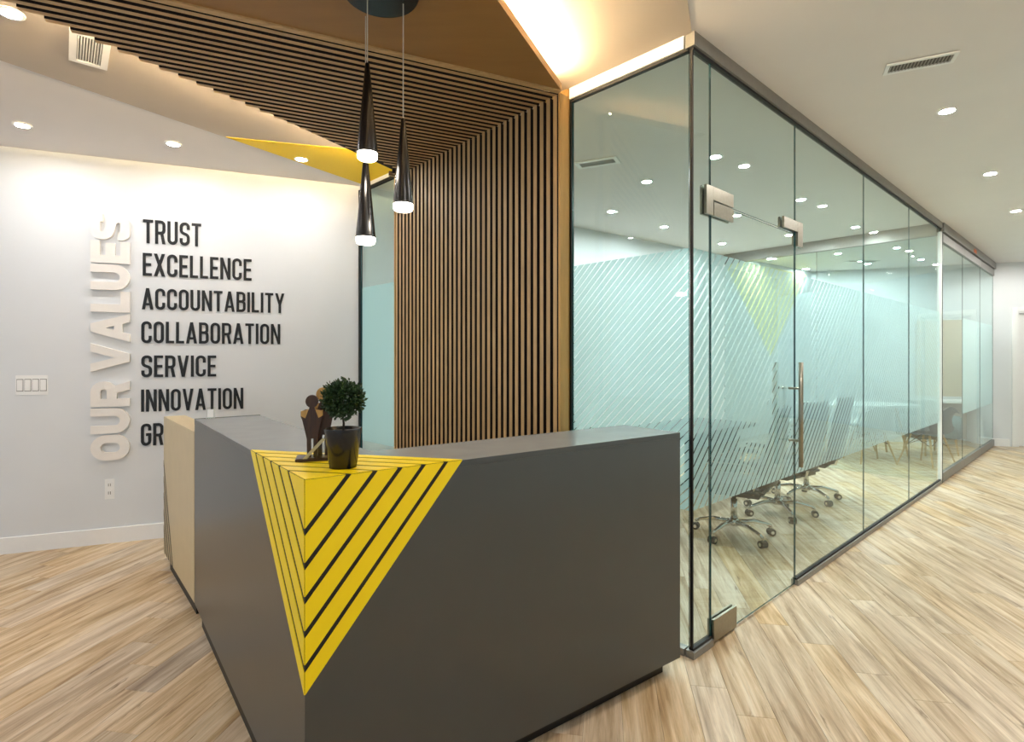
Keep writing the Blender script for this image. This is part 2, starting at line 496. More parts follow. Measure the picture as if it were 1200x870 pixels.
# door in the end wall
d1 = thing('door_1', (BC.x + EWD.x * t_door0, BC.y + EWD.y * t_door0, 0), math.atan2(EWD.y, EWD.x), 'white door at the end of the corridor, cut by the right edge', kind='structure')
W_ = t_door1 - t_door0
obj('door_slab', box(nb(), 0.03, W_ - 0.03, 0.05, 0.09, 0.01, 2.17, bevel=0.003), 'base', d1)
for z in (0.25, 1.05, 1.9):
    obj('hinge', lathe(nb(), [(0.008, z), (0.008, z + 0.1)], 0.032, 0.042, 10), 'steel', d1)
obj('casing', box(nb(), -0.07, 0.0, -0.016, 0.0, 0, 2.27, bevel=0.004), 'base', d1)
obj('casing', box(nb(), W_, W_ + 0.07, -0.016, 0.0, 0, 2.27, bevel=0.004), 'base', d1)
obj('casing', box(nb(), 0.0, W_, -0.016, 0.0, 2.2, 2.27, bevel=0.004), 'base', d1)
obj('jamb', box(nb(), 0.0, 0.025, 0.0, 0.12, 0, 2.2), 'base', d1)
obj('jamb', box(nb(), 0.025, W_ - 0.025, 0.0, 0.12, 2.175, 2.2), 'base', d1)

# ------------------------------------------------------------------ lettering
def fillet(pts, r, closed=False, n=5):
    pts = [Vector(p) for p in pts]; out = []
    L = len(pts)
    for i, p in enumerate(pts):
        if not closed and i in (0, L - 1): out.append(p); continue
        a = pts[i - 1] - p; b = pts[(i + 1) % L] - p
        da, db = a.normalized(), b.normalized()
        ang = da.angle(db)
        t = min(r / math.tan(ang / 2), a.length * 0.499, b.length * 0.499)
        rr = t * math.tan(ang / 2)
        c = p + (da + db).normalized() * (rr / math.sin(ang / 2))
        s0 = p + da * t - c; s1 = p + db * t - c
        a0 = math.atan2(s0.y, s0.x); a1 = math.atan2(s1.y, s1.x)
        dd = (a1 - a0 + PI) % (2 * PI) - PI
        for k in range(n + 1):
            th = a0 + dd * k / n
            q = c + Vector((math.cos(th), math.sin(th))) * rr
            if not out or (out[-1] - q).length > 1e-4: out.append(q)
    return out

def stroke(pts, s, closed=False):
    pts = [Vector(p) for p in pts]
    if closed and (pts[0] - pts[-1]).length < 1e-4: pts.pop()
    L = len(pts); l = []; r = []
    for i, p in enumerate(pts):
        if closed or 0 < i < L - 1:
            d0 = (p - pts[i - 1]).normalized(); d1 = (pts[(i + 1) % L] - p).normalized()
        elif i == 0: d0 = d1 = (pts[1] - p).normalized()
        else: d0 = d1 = (p - pts[i - 1]).normalized()
        m = (d0 + d1).normalized(); nn = Vector((-m.y, m.x))
        k = s / 2 / max(0.35, nn.dot(Vector((-d0.y, d0.x))))
        l.append(p + nn * k); r.append(p - nn * k)
    qs = []
    for i in range(L if closed else L - 1):
        j = (i + 1) % L
        qs.append([l[i], r[i], r[j], l[j]])
    return qs

def rect(x0, y0, x1, y1): return [[(x0, y0), (x1, y0), (x1, y1), (x0, y1)]]

def glyph(ch, w0, s):
    h = s / 2
    wd = {'I': s, 'E': .86, 'L': .82, 'T': .95, 'A': 1.12, 'V': 1.12, 'Y': 1.08, 'X': 1.08, 'N': 1.06, 'W': 1.55}
    w = s if ch == 'I' else w0 * wd.get(ch, 1.0)
    r = w / 2 - h
    R = lambda p, c=False: stroke(fillet(p, r, c), s, c)
    q = []
    if ch == 'O': q = R([(h, h), (w - h, h), (w - h, 1 - h), (h, 1 - h)], True)
    elif ch == 'U': q = R([(h, 1), (h, h), (w - h, h), (w - h, 1)])
    elif ch == 'C': q = R([(w - h, .66), (w - h, 1 - h), (h, 1 - h), (h, h), (w - h, h), (w - h, .34)])
    elif ch == 'G': q = R([(w - h, .68), (w - h, 1 - h), (h, 1 - h), (h, h), (w - h, h), (w - h, .5)]) + rect(w * .5, .5 - h, w, .5 + h)
    elif ch == 'S': q = R([(w - h, .69), (w - h, 1 - h), (h, 1 - h), (h, .56), (w - h, .44), (w - h, h), (h, h), (h, .31)])
    elif ch == 'I': q = rect(0, 0, s, 1)
    elif ch == 'L': q = rect(0, 0, s, 1) + rect(s, 0, w, s * .95)
    elif ch == 'E': q = rect(0, 0, s, 1) + rect(s, 0, w, s * .95) + rect(s, 1 - s * .95, w, 1) + rect(s, .5 - h * .95, w * .92, .5 + h * .95)
    elif ch == 'T': q = rect(0, 1 - s * .95, w, 1) + rect(w / 2 - h, 0, w / 2 + h, 1 - s * .95)
    elif ch == 'H': q = rect(0, 0, s, 1) + rect(w - s, 0, w, 1) + rect(s, .5 - h, w - s, .5 + h)
    elif ch == 'N': q = rect(0, 0, s, 1) + rect(w - s, 0, w, 1) + [[(w - s, 0), (w - s * .1, 0), (s, 1), (s * .1, 1)]]
    elif ch == 'R': q = rect(0, 0, s, 1) + R([(s * .9, 1 - h), (w - h, 1 - h), (w - h, .46), (s * .9, .46)]) + [[(w - s * 1.05, 0), (w, 0), (w * .62 + h, .5), (w * .62 - h, .5)]]
    elif ch == 'B': q = rect(0, 0, s, 1) + R([(s * .9, 1 - h), (w - h * 1.2, 1 - h), (w - h * 1.2, .52), (s * .9, .52)]) + R([(s * .9, .52), (w - h, .52), (w - h, h), (s * .9, h)])
    elif ch == 'A': q = [[(0, 0), (s * 1.02, 0), (w / 2 + h, 1), (w / 2 - h, 1)], [(w - s * 1.02, 0), (w, 0), (w / 2 + h, 1), (w / 2 - h, 1)]] + rect(w * .26, .19, w * .74, .19 + s * .85)
    elif ch == 'V': q = [[(0, 1), (s * 1.02, 1), (w / 2 + h, 0), (w / 2 - h, 0)], [(w - s * 1.02, 1), (w, 1), (w / 2 + h, 0), (w / 2 - h, 0)]]
    elif ch == 'Y': q = [[(0, 1), (s * 1.05, 1), (w / 2 + h, .42), (w / 2 - h, .42)], [(w - s * 1.05, 1), (w, 1), (w / 2 + h, .42), (w / 2 - h, .42)]] + rect(w / 2 - h, 0, w / 2 + h, .43)
    elif ch == 'X': q = [[(0, 0), (s * 1.08, 0), (w, 1), (w - s * 1.08, 1)], [(w - s * 1.08, 0), (w, 0), (s * 1.08, 1), (0, 1)]]
    elif ch == 'W': q = [[(0, 1), (s, 1), (w * .3 + h, 0), (w * .3 - h, 0)], [(w / 2 - h, 1), (w / 2 + h, 1), (w * .3 + h, 0), (w * .3 - h, 0)], [(w / 2 - h, 1), (w / 2 + h, 1), (w * .7 + h, 0), (w * .7 - h, 0)], [(w - s, 1), (w, 1), (w * .7 + h, 0), (w * .7 - h, 0)]]
    return q, w

def word(name, text, t0, z0, cap, length, w0, s, gap, depth, mat, label, upright=False):
    """raised letters; each letter is a mesh of its own"""
    p = WL0 + WD * t0
    root = thing(name, (p.x, p.y, z0), RW, label, 'lettering')
    adv = 0.0; items = []
    for ch in text:
        if ch == ' ': adv += w0 * 0.32; continue
        q, w = glyph(ch, w0, s); items.append((q, adv)); adv += w + gap
    sx = length / (adv - gap)
    for q, a in items:
        bm = nb()
        for qi, poly in enumerate(q):
            pts = []
            for x, y in poly:
                X, Z = (x + a) * sx, y * cap
                if upright: X, Z = -y * cap, (x + a) * sx
                pts.append((X, 0.0, Z))
            slab3(bm, pts, (0, -depth - (qi % 7) * 0.00025, 0))
        obj('letter', bm, mat, root)
    return root

def wt(u):
    k = (u - 600) / F
    return (k * WL0.y - WL0.x) / (WD.x - k * WD.y)
def wz(u, v):
    Y = WL0.y + WD.y * wt(u)
    return H - (v - HV) / F * Y
lines = [('TRUST', 168, 236, 257.3, 285.0), ('EXCELLENCE', 167.7, 295, 296.7, 323.3), ('ACCOUNTABILITY', 166.7, 333.3, 337.7, 362.7),
         ('COLLABORATION', 166, 328.5, 376.7, 402.3), ('SERVICE', 166, 253.5, 416.7, 442.3), ('INNOVATION', 165.7, 285.2, 456.7, 482.7),
         ('GROWTH', 165.5, 252, 496.7, 522.7)]
for tx, u0, u1, v0, v1 in lines:
    t0, t1 = wt(u0), wt(u1)
    shown = 'GR' if tx == 'GROWTH' else tx
    lab = 'black raised word %s on the white wall' % tx if shown == tx else 'black raised letters GR at the foot of the word list, partly behind the desk'
    word('wall_word', tx, t0, wz(u0, v1), wz(u0, v0) - wz(u0, v1), t1 - t0, 0.43, 0.125, 0.085, 0.012, 'letterblack', lab)
zt, zb = wz(130, 252.5), wz(130, 539)
word('wall_word', 'OUR VALUES', wt(153.3), zb, wt(153.3) - wt(107.5), zt - zb, 0.80, 0.25, 0.045, 0.03, 'letterwhite', 'large off-white raised words OUR VALUES running up the wall', True)

# switch plate and socket on the lettered wall
ts = wt(18.5); te = wt(56.5)
p = WL0 + WD * ts; zs = wz(37, 463); ze = wz(37, 440)
sw = thing('switch_plate', (p.x, p.y, zs), RW, 'white four-gang light switch plate left of the lettering', 'switch')
wsw = te - ts; hsw = ze - zs
obj('plate', box(nb(), 0, wsw, -0.007, 0, 0, hsw, bevel=0.002), 'plastic', sw)
for i in range(4):
    x = wsw * (0.14 + 0.24 * i)
    obj('rocker', box(nb(), x - 0.017, x + 0.017, -0.0125, -0.006, hsw * .22, hsw * .78, bevel=0.0015), 'plastic', sw)
    obj('rocker_slot', box(nb(), x - 0.02, x + 0.02, -0.0075, -0.0065, hsw * .19, hsw * .81), 'slot', sw)
p = WL0 + WD * wt(123); zs = wz(128, 585)
so = thing('wall_socket', (p.x, p.y, zs), RW, 'white double socket low on the wall below the lettering', 'socket')
wso = wt(134.5) - wt(123); hso = wz(128, 561.5) - zs
obj('plate', box(nb(), 0, wso, -0.007, 0, 0, hso, bevel=0.002), 'plastic', so)
for f in (0.30, 0.70):
    o = obj('receptacle', box(nb(), wso * .25, wso * .75, -0.010, -0.006, hso * (f - .13), hso * (f + .13), bevel=0.0015), 'plastic', so)
    for dx in (.4, .6):
        obj('slot', box(nb(), wso * dx - .002, wso * dx + .002, -0.0105, -0.0095, hso * (f - .06), hso * (f + .08)), 'slot', o)

# ------------------------------------------------------------------ glass room
ZG = 2.935      # glass top
ZF0, ZF1 = 0.70, 1.975
TH = 0.009
def pane(parent, x0, x1, z0, z1, film=None, name='glass_pane', edges=True, y=0.0):
    bm = nb()
    box(bm, x0 + 0.002, x1 - 0.002, y - TH / 2, y + TH / 2, z0, z1)
    bm.faces.ensure_lookup_table()
    for f in bm.faces:
        n = f.normal if f.normal.length else None
        f.normal_update()
        f.material_index = 0 if abs(f.normal.y) > 0.5 else 1
    o = obj(name, bm, ['glass', 'edge'], parent)
    if film:
        bm = nb()
        a, b = max(z0, ZF0), min(z1, ZF1)
        vs = [bm.verts.new(q) for q in ((x0 + 0.003, y + TH / 2 + 0.001, a), (x1 - 0.003, y + TH / 2 + 0.001, a), (x1 - 0.003, y + TH / 2 + 0.001, b), (x0 + 0.003, y + TH / 2 + 0.001, b))]
        bm.faces.new(vs)
        obj('frosted_film', bm, film, o)
    return o

lw = thing('glass_partition', (G.x, G.y, 0), RA, 'long clear glass wall with a frosted striped band and grey head channel beside the corridor', 'partition')
pane(lw, 0.0, 0.17, 0.03, ZG, 'film')
pane(lw, 0.17, 1.24, 2.235, ZG)
for a, b in ((1.24, 2.63), (2.63, 4.05), (4.05, 5.44)):
    pane(lw, a, b, 0.03, ZG, 'film')
obj('head_channel', box(nb(), -0.02, 5.44, -0.025, 0.025, ZG, ZC), 'alu', lw)
obj('gasket', box(nb(), -0.006, 5.44, -0.012, 0.012, ZG - 0.014, ZG), 'gasket', lw)
obj('floor_channel', box(nb(), -0.02, 0.17, -0.022, 0.022, 0.0, 0.034), 'alu', lw)
obj('floor_channel', box(nb(), 1.24, 5.44, -0.022, 0.022, 0.0, 0.034), 'alu', lw)
obj('gasket', box(nb(), 1.24, 5.44, -0.012, 0.012, 0.034, 0.046), 'gasket', lw)
obj('gasket', box(nb(), -0.006, 0.17, -0.012, 0.012, 0.034, 0.046), 'gasket', lw)
obj('corner_seal', box(nb(), -0.007, 0.002, -0.007, 0.007, 0.046, ZG - 0.014), 'gasket', lw)

# sliding / folding section further along
fw = thing('folding_partition', (G.x + A.x * 5.47, G.y + A.y * 5.47, 0), RA, 'farther glass partition with deep aluminium rails above and below each leaf', 'partition')
FX = [0.02, 1.32, 2.68, 3.92]
obj('head_track', box(nb(), -0.03, 4.0, -0.04, 0.04, 2.90, ZC), 'alu', fw)
for a, b in zip(FX, FX[1:]):
    g = pane(fw, a, b, 0.11, 2.79, None if a < 1 else 'filmplain', 'glass_leaf')
    obj('top_rail', box(nb(), a + .004, b - .004, -0.022, 0.022, 2.79, 2.885), 'alu', g)
    obj('bottom_rail', box(nb(), a + .004, b - .004, -0.022, 0.022, 0.008, 0.11), 'alu', g)
obj('end_post', box(nb(), -0.025, 0.012, -0.02, 0.02, 0.0, 2.90), 'gasket', fw)
obj('edge_strip', box(nb(), -0.04, -0.025, -0.02, 0.02, 0.0, 2.90), 'base', fw)
obj('tag', box(nb(), 1.9, 2.1, -0.0425, -0.04, 2.91, 2.96), 'orange', fw)

# cross partition between the two rooms
cp0 = ga(5.44, 0.03)
bkd = (BC - J).normalized()
cp1 = isect(cp0, N, J, bkd)
cl = (cp1 - cp0).length - 0.01
cp = thing('cross_partition', (cp0.x, cp0.y, 0), math.atan2(N.y, N.x), 'glass cross partition with a grey head rail between the two meeting rooms', 'partition')
obj('head_rail', box(nb(), 0, cl, -0.04, 0.04, 2.86, ZC), 'alu', cp)
for i in range(2):
    pane(cp, cl * i / 2, cl * (i + 1) / 2, 0.0, 2.86)

# glass door
gd = thing('glass_door', (G.x, G.y, 0), RA, 'frameless glass door with steel patch fittings and a long bar handle', 'door')
pane(gd, 0.175, 1.235, 0.012, 2.225, 'film', 'door_leaf')
PF = 0.012
def patch(bm, x0, x1, z0, z1):
    box(bm, x0, x1, -0.019, -TH / 2 - .0005, z0, z1, bevel=0.001)
    box(bm, x0, x1, TH / 2 + .0015, 0.019, z0, z1, bevel=0.002)
    return bm
h = obj('bottom_pivot', patch(nb(), 0.178, 0.42, 0.014, 0.125), 'steel', gd)
h = obj('top_hinge', patch(nb(), 0.178, 0.385, 2.155, 2.225), 'steel', gd)
b2 = patch(nb(), 0.105, 0.172, 2.155, 2.30); patch(b2, 0.172, 0.385, 2.232, 2.30)
obj('hinge_clamp', b2, 'steel', lw)
b2 = patch(nb(), 1.03, 1.24, 2.238, 2.305); patch(b2, 1.243, 1.325, 2.15, 2.305)
obj('corner_clamp', b2, 'steel', lw)
hd = obj('bar_handle', tube(nb(), [(1.13, -0.078, 0.775), (1.13, -0.078, 1.415)], 0.0135, 14), 'steel', gd, True)
obj('bar_handle', tube(nb(), [(1.13, 0.078, 0.775), (1.13, 0.078, 1.415)], 0.0135, 14), 'steel', gd, True)
for z in (0.935, 1.255):
    obj('standoff', tube(nb(), [(1.13, -0.066, z), (1.13, -0.006, z)], 0.008, 10), 'steel', gd)
    obj('standoff', tube(nb(), [(1.13, 0.008, z), (1.13, 0.066, z)], 0.008, 10), 'steel', gd)

# short glass front facing the desk, and the narrow glass strip beyond the slat wall
LB = (J - G).length
ff = thing('glass_screen', (G.x, G.y, 0), RB, 'short glass front between the wood post and the room corner, behind the desk', 'partition')
pane(ff, 0.012, 0.735, 0.03, ZG, None)
bm = nb()   # film on the room side (right of the direction of travel)
yy = -TH / 2 - 0.001
vs = [bm.verts.new(q) for q in ((0.015, yy, ZF0), (0.732, yy, ZF0), (0.732, yy, ZF1), (0.015, yy, ZF1))]
bm.faces.new(vs)
obj('frosted_film', bm, 'filmfront', ff)
obj('head_channel', box(nb(), 0.03, 0.74, -0.02, 0.025, ZG, ZC), 'base', ff)
obj('gasket', box(nb(), 0.012, 0.74, -0.012, 0.014, ZG - 0.014, ZG), 'gasket', ff)
obj('floor_channel', box(nb(), 0.03, 0.74, -0.022, 0.022, 0.0, 0.034), 'alu', ff)
obj('side_seal', box(nb(), 0.735, 0.747, -0.012, 0.014, 0.0, ZG), 'gasket', ff)
fs = thing('glass_sidelight', (G.x + BD.x * 2.45, G.y + BD.y * 2.45, 0), RB, 'narrow tinted glass strip between the slat wall and the lettered wall', 'partition')
pane(fs, 0.0, LB - 2.45 - 0.02, 0.03, ZG, None)
bm = nb()
vs = [bm.verts.new(q) for q in ((0.003, yy, ZF0), (LB - 2.48, yy, ZF0), (LB - 2.48, yy, ZF1 + .1), (0.003, yy, ZF1 + .1))]
bm.faces.new(vs); obj('frosted_film', bm, 'filmplain', fs)
obj('head_trim', box(nb(), 0.0, LB - 2.45 - 0.02, -0.012, 0.02, ZG, ZG + .02), 'gasket', fs)
obj('side_trim', box(nb(), LB - 2.45 - 0.022, LB - 2.45 - 0.006, -0.012, 0.02, 0, ZG + .02), 'gasket', fs)
obj('head_panel', box(nb(), 0.0, LB - 2.45 - 0.02, -0.012, 0.012, ZG + .02, ZC), 'wall', fs)
obj('floor_channel', box(nb(), 0.0, LB - 2.45 - 0.02, -0.022, 0.022, 0.0, 0.03), 'alu', fs)

# ------------------------------------------------------------------ wood feature: post, slat wall, slat canopy
ZK = 2.86     # underside of the canopy
SR = Vector((0.250, 2.886)); SL = Vector((-0.918, 4.220))
sd = (SL - SR).normalized(); SLEN = (SL - SR).length; RS = math.atan2(sd.y, sd.x)
sn = Vector((sd.y, -sd.x))          # behind the slat wall
if sn.dot(SR) < 0: sn = -sn
pst = props(obj('wood_post', box(nb(), 0.748, 0.95, -0.03, 0.03, 0, ZC, bevel=0.002), 'veneerv', loc=(G.x, G.y, 0), rz=RB), 'flat oak post between the slat wall and the glass front', 'post')
NS = 34
sw_ = thing('slat_wall', (SR.x, SR.y, 0), RS, 'wall panel of upright oak slats behind the reception desk', 'slat wall')
# local x runs from the right end to the left end, local +y is towards the camera
ysgn = 1 if Vector((-sd.y, sd.x)).dot(SR) < 0 else -1
SP = SLEN / NS
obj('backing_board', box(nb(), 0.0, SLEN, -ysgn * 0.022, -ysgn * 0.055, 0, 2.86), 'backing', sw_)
obj('stud_frame', box(nb(), 0.03, SLEN - 0.03, -ysgn * 0.056, -ysgn * 0.10, 0, 2.86), 'veneerv', sw_)
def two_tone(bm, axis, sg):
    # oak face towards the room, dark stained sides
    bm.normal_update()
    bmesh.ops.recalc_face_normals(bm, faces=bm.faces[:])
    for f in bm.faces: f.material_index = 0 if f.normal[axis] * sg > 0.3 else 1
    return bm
s0 = obj('slat', two_tone(box(nb(), -SP * .27, SP * .27, -ysgn * 0.022, 0, 0, ZK), 1, ysgn), ['slatw', 'backing'], sw_)
s0.location = (SP * .5, 0, 0)
for i in range(1, NS):
    c = s0.copy(); COL.objects.link(c); c.parent = sw_; c.location = (SP * (i + .5), 0, 0)
obj('end_strip', box(nb(), SLEN - 0.002, SLEN + 0.012, -ysgn * 0.06, ysgn * 0.002, 0, 2.86), 'veneerv', sw_)
obj('end_strip', box(nb(), -0.014, 0.0, -ysgn * 0.06, ysgn * 0.002, 0, 2.86), 'veneerv', sw_)

cn = thing('slat_canopy', (SR.x, SR.y, ZK), 0, 'suspended oak canopy with a slatted field and smooth veneer edge, lit from above', 'canopy')
sdir = Vector((-0.914, -0.407)).normalized()       # ceiling slats run away from the wall
rsd = math.atan2(sdir.y, sdir.x)
e0 = Vector(on_plane(28, 13, ZK)); e1 = Vector(on_plane(463, 197, ZK)); ed = (e1 - e0).normalized()
ce = (SR - SR)
cross = abs(sd.x * sdir.y - sd.y * sdir.x)
hw = SP * .26 * cross
ends = []
for i in range(NS):
    w0 = SR + sd * SP * (i + .5)
    q = isect(w0, sdir, e0, ed)
    L = (q - w0).dot(sdir)
    L = max(0.06, min(L, 5.6))
    bm = two_tone(box(nb(), -0.02, L, -hw, hw, 0, 0.032), 2, -1)
    o = obj('slat', bm, ['slatc', 'backing'], cn, loc=(w0.x - SR.x, w0.y - SR.y, 0), rz=rsd)
    ends.append(w0 + sdir * L)
# boards above the slats (dark) and smooth veneer field beside them
rel = lambda v: (v.x - SR.x, v.y - SR.y)
w_first = SR + sd * SP * .0; w_last = SR + sd * SLEN
far0 = isect(w_first, sdir, e0, ed)
if (far0 - w_first).length > 5.6: far0 = w_first + sdir * 5.6
pin = Vector((ed.y, -ed.x)) * 0.05
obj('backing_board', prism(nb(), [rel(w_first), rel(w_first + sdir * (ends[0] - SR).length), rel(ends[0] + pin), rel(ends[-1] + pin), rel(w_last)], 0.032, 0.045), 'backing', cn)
cedge = Vector((-0.406, -0.914)).normalized()
LS = (ends[0] - SR).length
va = w_first + Vector((0.0, -0.004)); vb = w_first + sdir * LS; vc = SR + Vector((0.012, -0.03)) + cedge * 3.0
obj('veneer_field', prism(nb(), [rel(SR + Vector((0.014, -0.02))), rel(vc), rel(vb + Vector((0.0, -0.3))), rel(vb - Vector((0, .03))), rel(va - Vector((0, 0.012)))], 0.006, 0.045), 'veneer', cn)
eb = nb()
tr = sdir * (LS - .02)
perp = Vector((-sdir.y, sdir.x)); perp = perp if perp.y < 0 else -perp
slab3(eb, [rel(va) + (-0.002,), rel(va + tr) + (-0.002,), rel(va + tr + perp * .03) + (-0.002,), rel(va + perp * .03) + (-0.002,)], (0, 0, 0.034))
obj('edge_strip', eb, 'slatc', cn)
# LED strips lying on top of the canopy
def led_strip(p, q, name, lab, zz, mat='led'):
    d = q - p
    o = obj(name, box(nb(), 0, d.length, -0.006, 0.006, 0, 0.016), mat, cn, loc=(p.x - SR.x, p.y - SR.y, zz), rz=math.atan2(d.y, d.x))
    return props(o, lab)
inn = Vector((cedge.y, -cedge.x)); inn = inn if inn.x < 0 else -inn
led_strip(SR + inn * 0.04 + cedge * 0.02, SR + inn * 0.05 + cedge * 2.9, 'led_strip', 'warm light strip glowing along the right edge of the canopy', 0.0455)
lin_ = Vector((ed.y, -ed.x)); lin_ = lin_ if lin_.x > 0 else -lin_
led_strip(ends[-1] + lin_ * .15 - ed * .1, ends[0] + lin_ * .15, 'led_strip', 'warm light strip hidden along the left edge of the canopy', 0.058, 'ledsoft')
obj('led_channel', box(nb(), 0, (ends[0] - ends[-1]).length - .1, -0.012, 0.012, 0, 0.0125), 'alu', cn, loc=rel(ends[-1] + lin_ * .15 - ed * .1) + (0.0452,), rz=math.atan2(-ed.y, -ed.x))
# canopy hangers
for i, (a, b) in enumerate(((0.5, 0.5), (0.3, 1.2))):
    q = w_first + (w_last - w_first) * a * .8 + sdir * b
    obj('hanger', lathe(nb(), [(0.006, 0.045), (0.006, ZC - ZK)], q.x - SR.x, q.y - SR.y, 8), 'steel', cn)

# ------------------------------------------------------------------ reception desk
C0 = Vector((-0.578, 1.50)); DR = Vector((0.769, 2.46)); DL = Vector((-1.771, 3.00))
rd = (DR - C0).normalized(); ld = (DL - C0).normalized()
rn = Vector((-rd.y, rd.x)); ln = Vector((ld.y, -ld.x))
TK = 0.34; ZT = 1.10; ZB = 0.07
inner = isect(C0 + rn * TK, rd, C0 + ln * TK, ld)
dk = thing('reception_desk', (C0.x, C0.y, 0), 0, 'dark grey L-shaped reception desk with a yellow striped corner', 'desk')
dr = lambda v: (v.x - C0.x, v.y - C0.y)
obj('front_body', prism(nb(), [dr(C0), dr(DR), dr(DR + rn * TK), dr(inner)], ZB, ZT - 0.022), 'desk', dk)
obj('side_body', prism(nb(), [dr(C0), dr(inner), dr(DL + ln * TK), dr(DL)], ZB, ZT - 0.022), 'desk', dk)
ct = prism(nb(), [dr(C0), dr(DR), dr(DR + rn * TK), dr(inner), dr(DL + ln * TK), dr(DL)], ZT - 0.0215, ZT)
ct.normal_update()
for f in ct.faces: f.material_index = 0 if f.normal.z > .5 else 1  # lit copy of the laminate on the top face only
obj('countertop', ct, ['counter', 'desk'], dk)
ki = 0.05
obj('toe_kick', prism(nb(), [dr(C0 + rn * ki + rd * ki), dr(DR + rn * ki - rd * .06), dr(DR + rn * (TK - .03) - rd * .06), dr(inner)], 0, ZB), 'toe', dk)
obj('toe_kick', prism(nb(), [dr(C0 + ln * .012 + ld * .06), dr(inner), dr(DL + ln * (TK - .03) - ld * .16), dr(DL + ln * .012 - ld * .16)], 0, ZB), 'toe', dk)
obj('edge_trim', prism(nb(), [dr(DL + ld * .0005), dr(DL + ld * .006), dr(DL + ln * TK + ld * .006), dr(DL + ln * TK + ld * .0005)], ZT - .03, ZT + .002), 'inlay', dk)
# yellow corner with black inlay lines: bands around the corner
PLn, PRn, PDn = 0.615, 0.505, 0.60
fr_ = [0.0, 0.226, 0.385, 0.544, 0.702, 0.861, 1.0]
lw_ = 0.034
cor = Vector((0, 0, ZT))
vl = Vector((ld.x, ld.y, 0)) * PLn; vr = Vector((rd.x, rd.y, 0)) * PRn; vd = Vector((0, 0, -PDn))
nr3 = Vector((-rn.x, -rn.y, 0)); nl3 = Vector((-ln.x, -ln.y, 0)); up3 = Vector((0, 0, 1))
for a, b, n3, nm in ((vl, vd, nl3, 'side'), (vr, vd, nr3, 'front'), (vl, vr, up3, 'top')):
    obj('black_field', slab3(nb(), [cor + n3 * .0003, cor + a * .995 + n3 * .0003, cor + b * .995 + n3 * .0003], n3 * 0.0008), 'inlay', dk)
    for i in range(6):
        f0_ = fr_[i] + (lw_ if i else 0); f1_ = fr_[i + 1]
        if i == 0: pts = [cor, cor + a * f1_, cor + b * f1_]
        else: pts = [cor + a * f0_, cor + a * f1_, cor + b * f1_, cor + b * f0_]
        obj('yellow_band', slab3(nb(), [q + n3 * .0005 for q in pts], n3 * 0.0022), 'yellow', dk)

# beige unit continuing the desk's side
ud = Vector((-0.690, 0.800)).normalized(); CL = 1.056
bu = thing('beige_unit', (DL.x, DL.y, 0), math.atan2(ud.y, ud.x), 'lower beige end unit with fine black stripes behind the grey desk', 'cabinet')
# local x along the desk side, local -y is the inside
CH = 1.028
obj('panel', box(nb(), 0.012, CL, -0.13, 0.0, ZB, CH), 'beige', bu)
obj('toe_kick', box(nb(), 0.02, CL - .18, -0.12, -0.012, 0.0, ZB), 'toe', bu)
for i in range(5):
    z1 = 0.12 + 0.115 * i + .0; x1 = CL - 0.045 - 0.075 * i
    bm = nb()
    w2 = 0.022
    slab3(bm, [(CL - .001, 0.0005, z1 + .1), (CL - .001, 0.0005, z1 + .1 + 0.04), (x1 - w2, 0.0005, ZB + .002), (x1, 0.0005, ZB + .002)], (0, 0.001, 0))
    obj('stripe', bm, 'inlay', bu)

# small clear card stand at the far end of the counter
p = Vector((-1.70, 3.05)); p = Vector(((247 - 600) / F * 3.04, 3.04))
cs = thing('card_stand', (p.x, p.y, ZT), RW, 'small clear acrylic card stand at the far end of the counter', 'card stand')
obj('back_sheet', slab3(nb(), [(-0.022, 0, 0.003), (0.022, 0, 0.003), (0.022, 0.012, 0.062), (-0.022, 0.012, 0.062)], (0, 0.003, 0)), 'acrylic', cs)
obj('foot', box(nb(), -0.022, 0.022, -0.03, 0.012, 0, 0.003), 'acrylic', cs)
obj('card', slab3(nb(), [(-0.018, -0.0015, 0.006), (0.012, -0.0015, 0.006), (0.012, 0.0095, 0.05), (-0.018, 0.0095, 0.05)], (0, 0.001, 0)), 'plastic', cs)

# ------------------------------------------------------------------ plant
ZP = ZT + 0.0028
px, py = (402 - 600) / F * 1.665, 1.665
pl = thing('potted_topiary', (px, py, ZP), 0, 'small ball topiary in a black pot on the yellow desk corner', 'plant')
bm = nb()
prof = [(0.0405, 0.0), (0.0415, 0.012), (0.043, 0.013), (0.0535, 0.10), (0.0565, 0.118), (0.0565, 0.121), (0.0515, 0.121), (0.050, 0.108)]
lathe(bm, prof, n=40, cap0=True, cap1=True)
pot = obj('pot', bm, 'pot', pl, True)
obj('soil', lathe(nb(), [(0.049, 0.106), (0.0495, 0.111), (0.02, 0.115)], n=24), 'soil', pl)
bm = nb()
tube(bm, [(0, 0, .108), (0.002, 0.001, .135), (-0.001, 0, .16), (0.004, 0.001, .20)], [.0042, .0036, .0034, .003], 8)
for i in range(12):
    a = random.random() * 2 * PI; e = random.uniform(-.2, 1.2)
    tube(bm, [(0.003, 0.001, .165 + .003 * i), (0.045 * math.cos(a) * math.cos(e), 0.045 * math.sin(a) * math.cos(e), .205 + .045 * math.sin(e))], [.002, .0009], 5)
obj('stem', bm, 'bark', pl)
bm = nb()
cz = 0.212
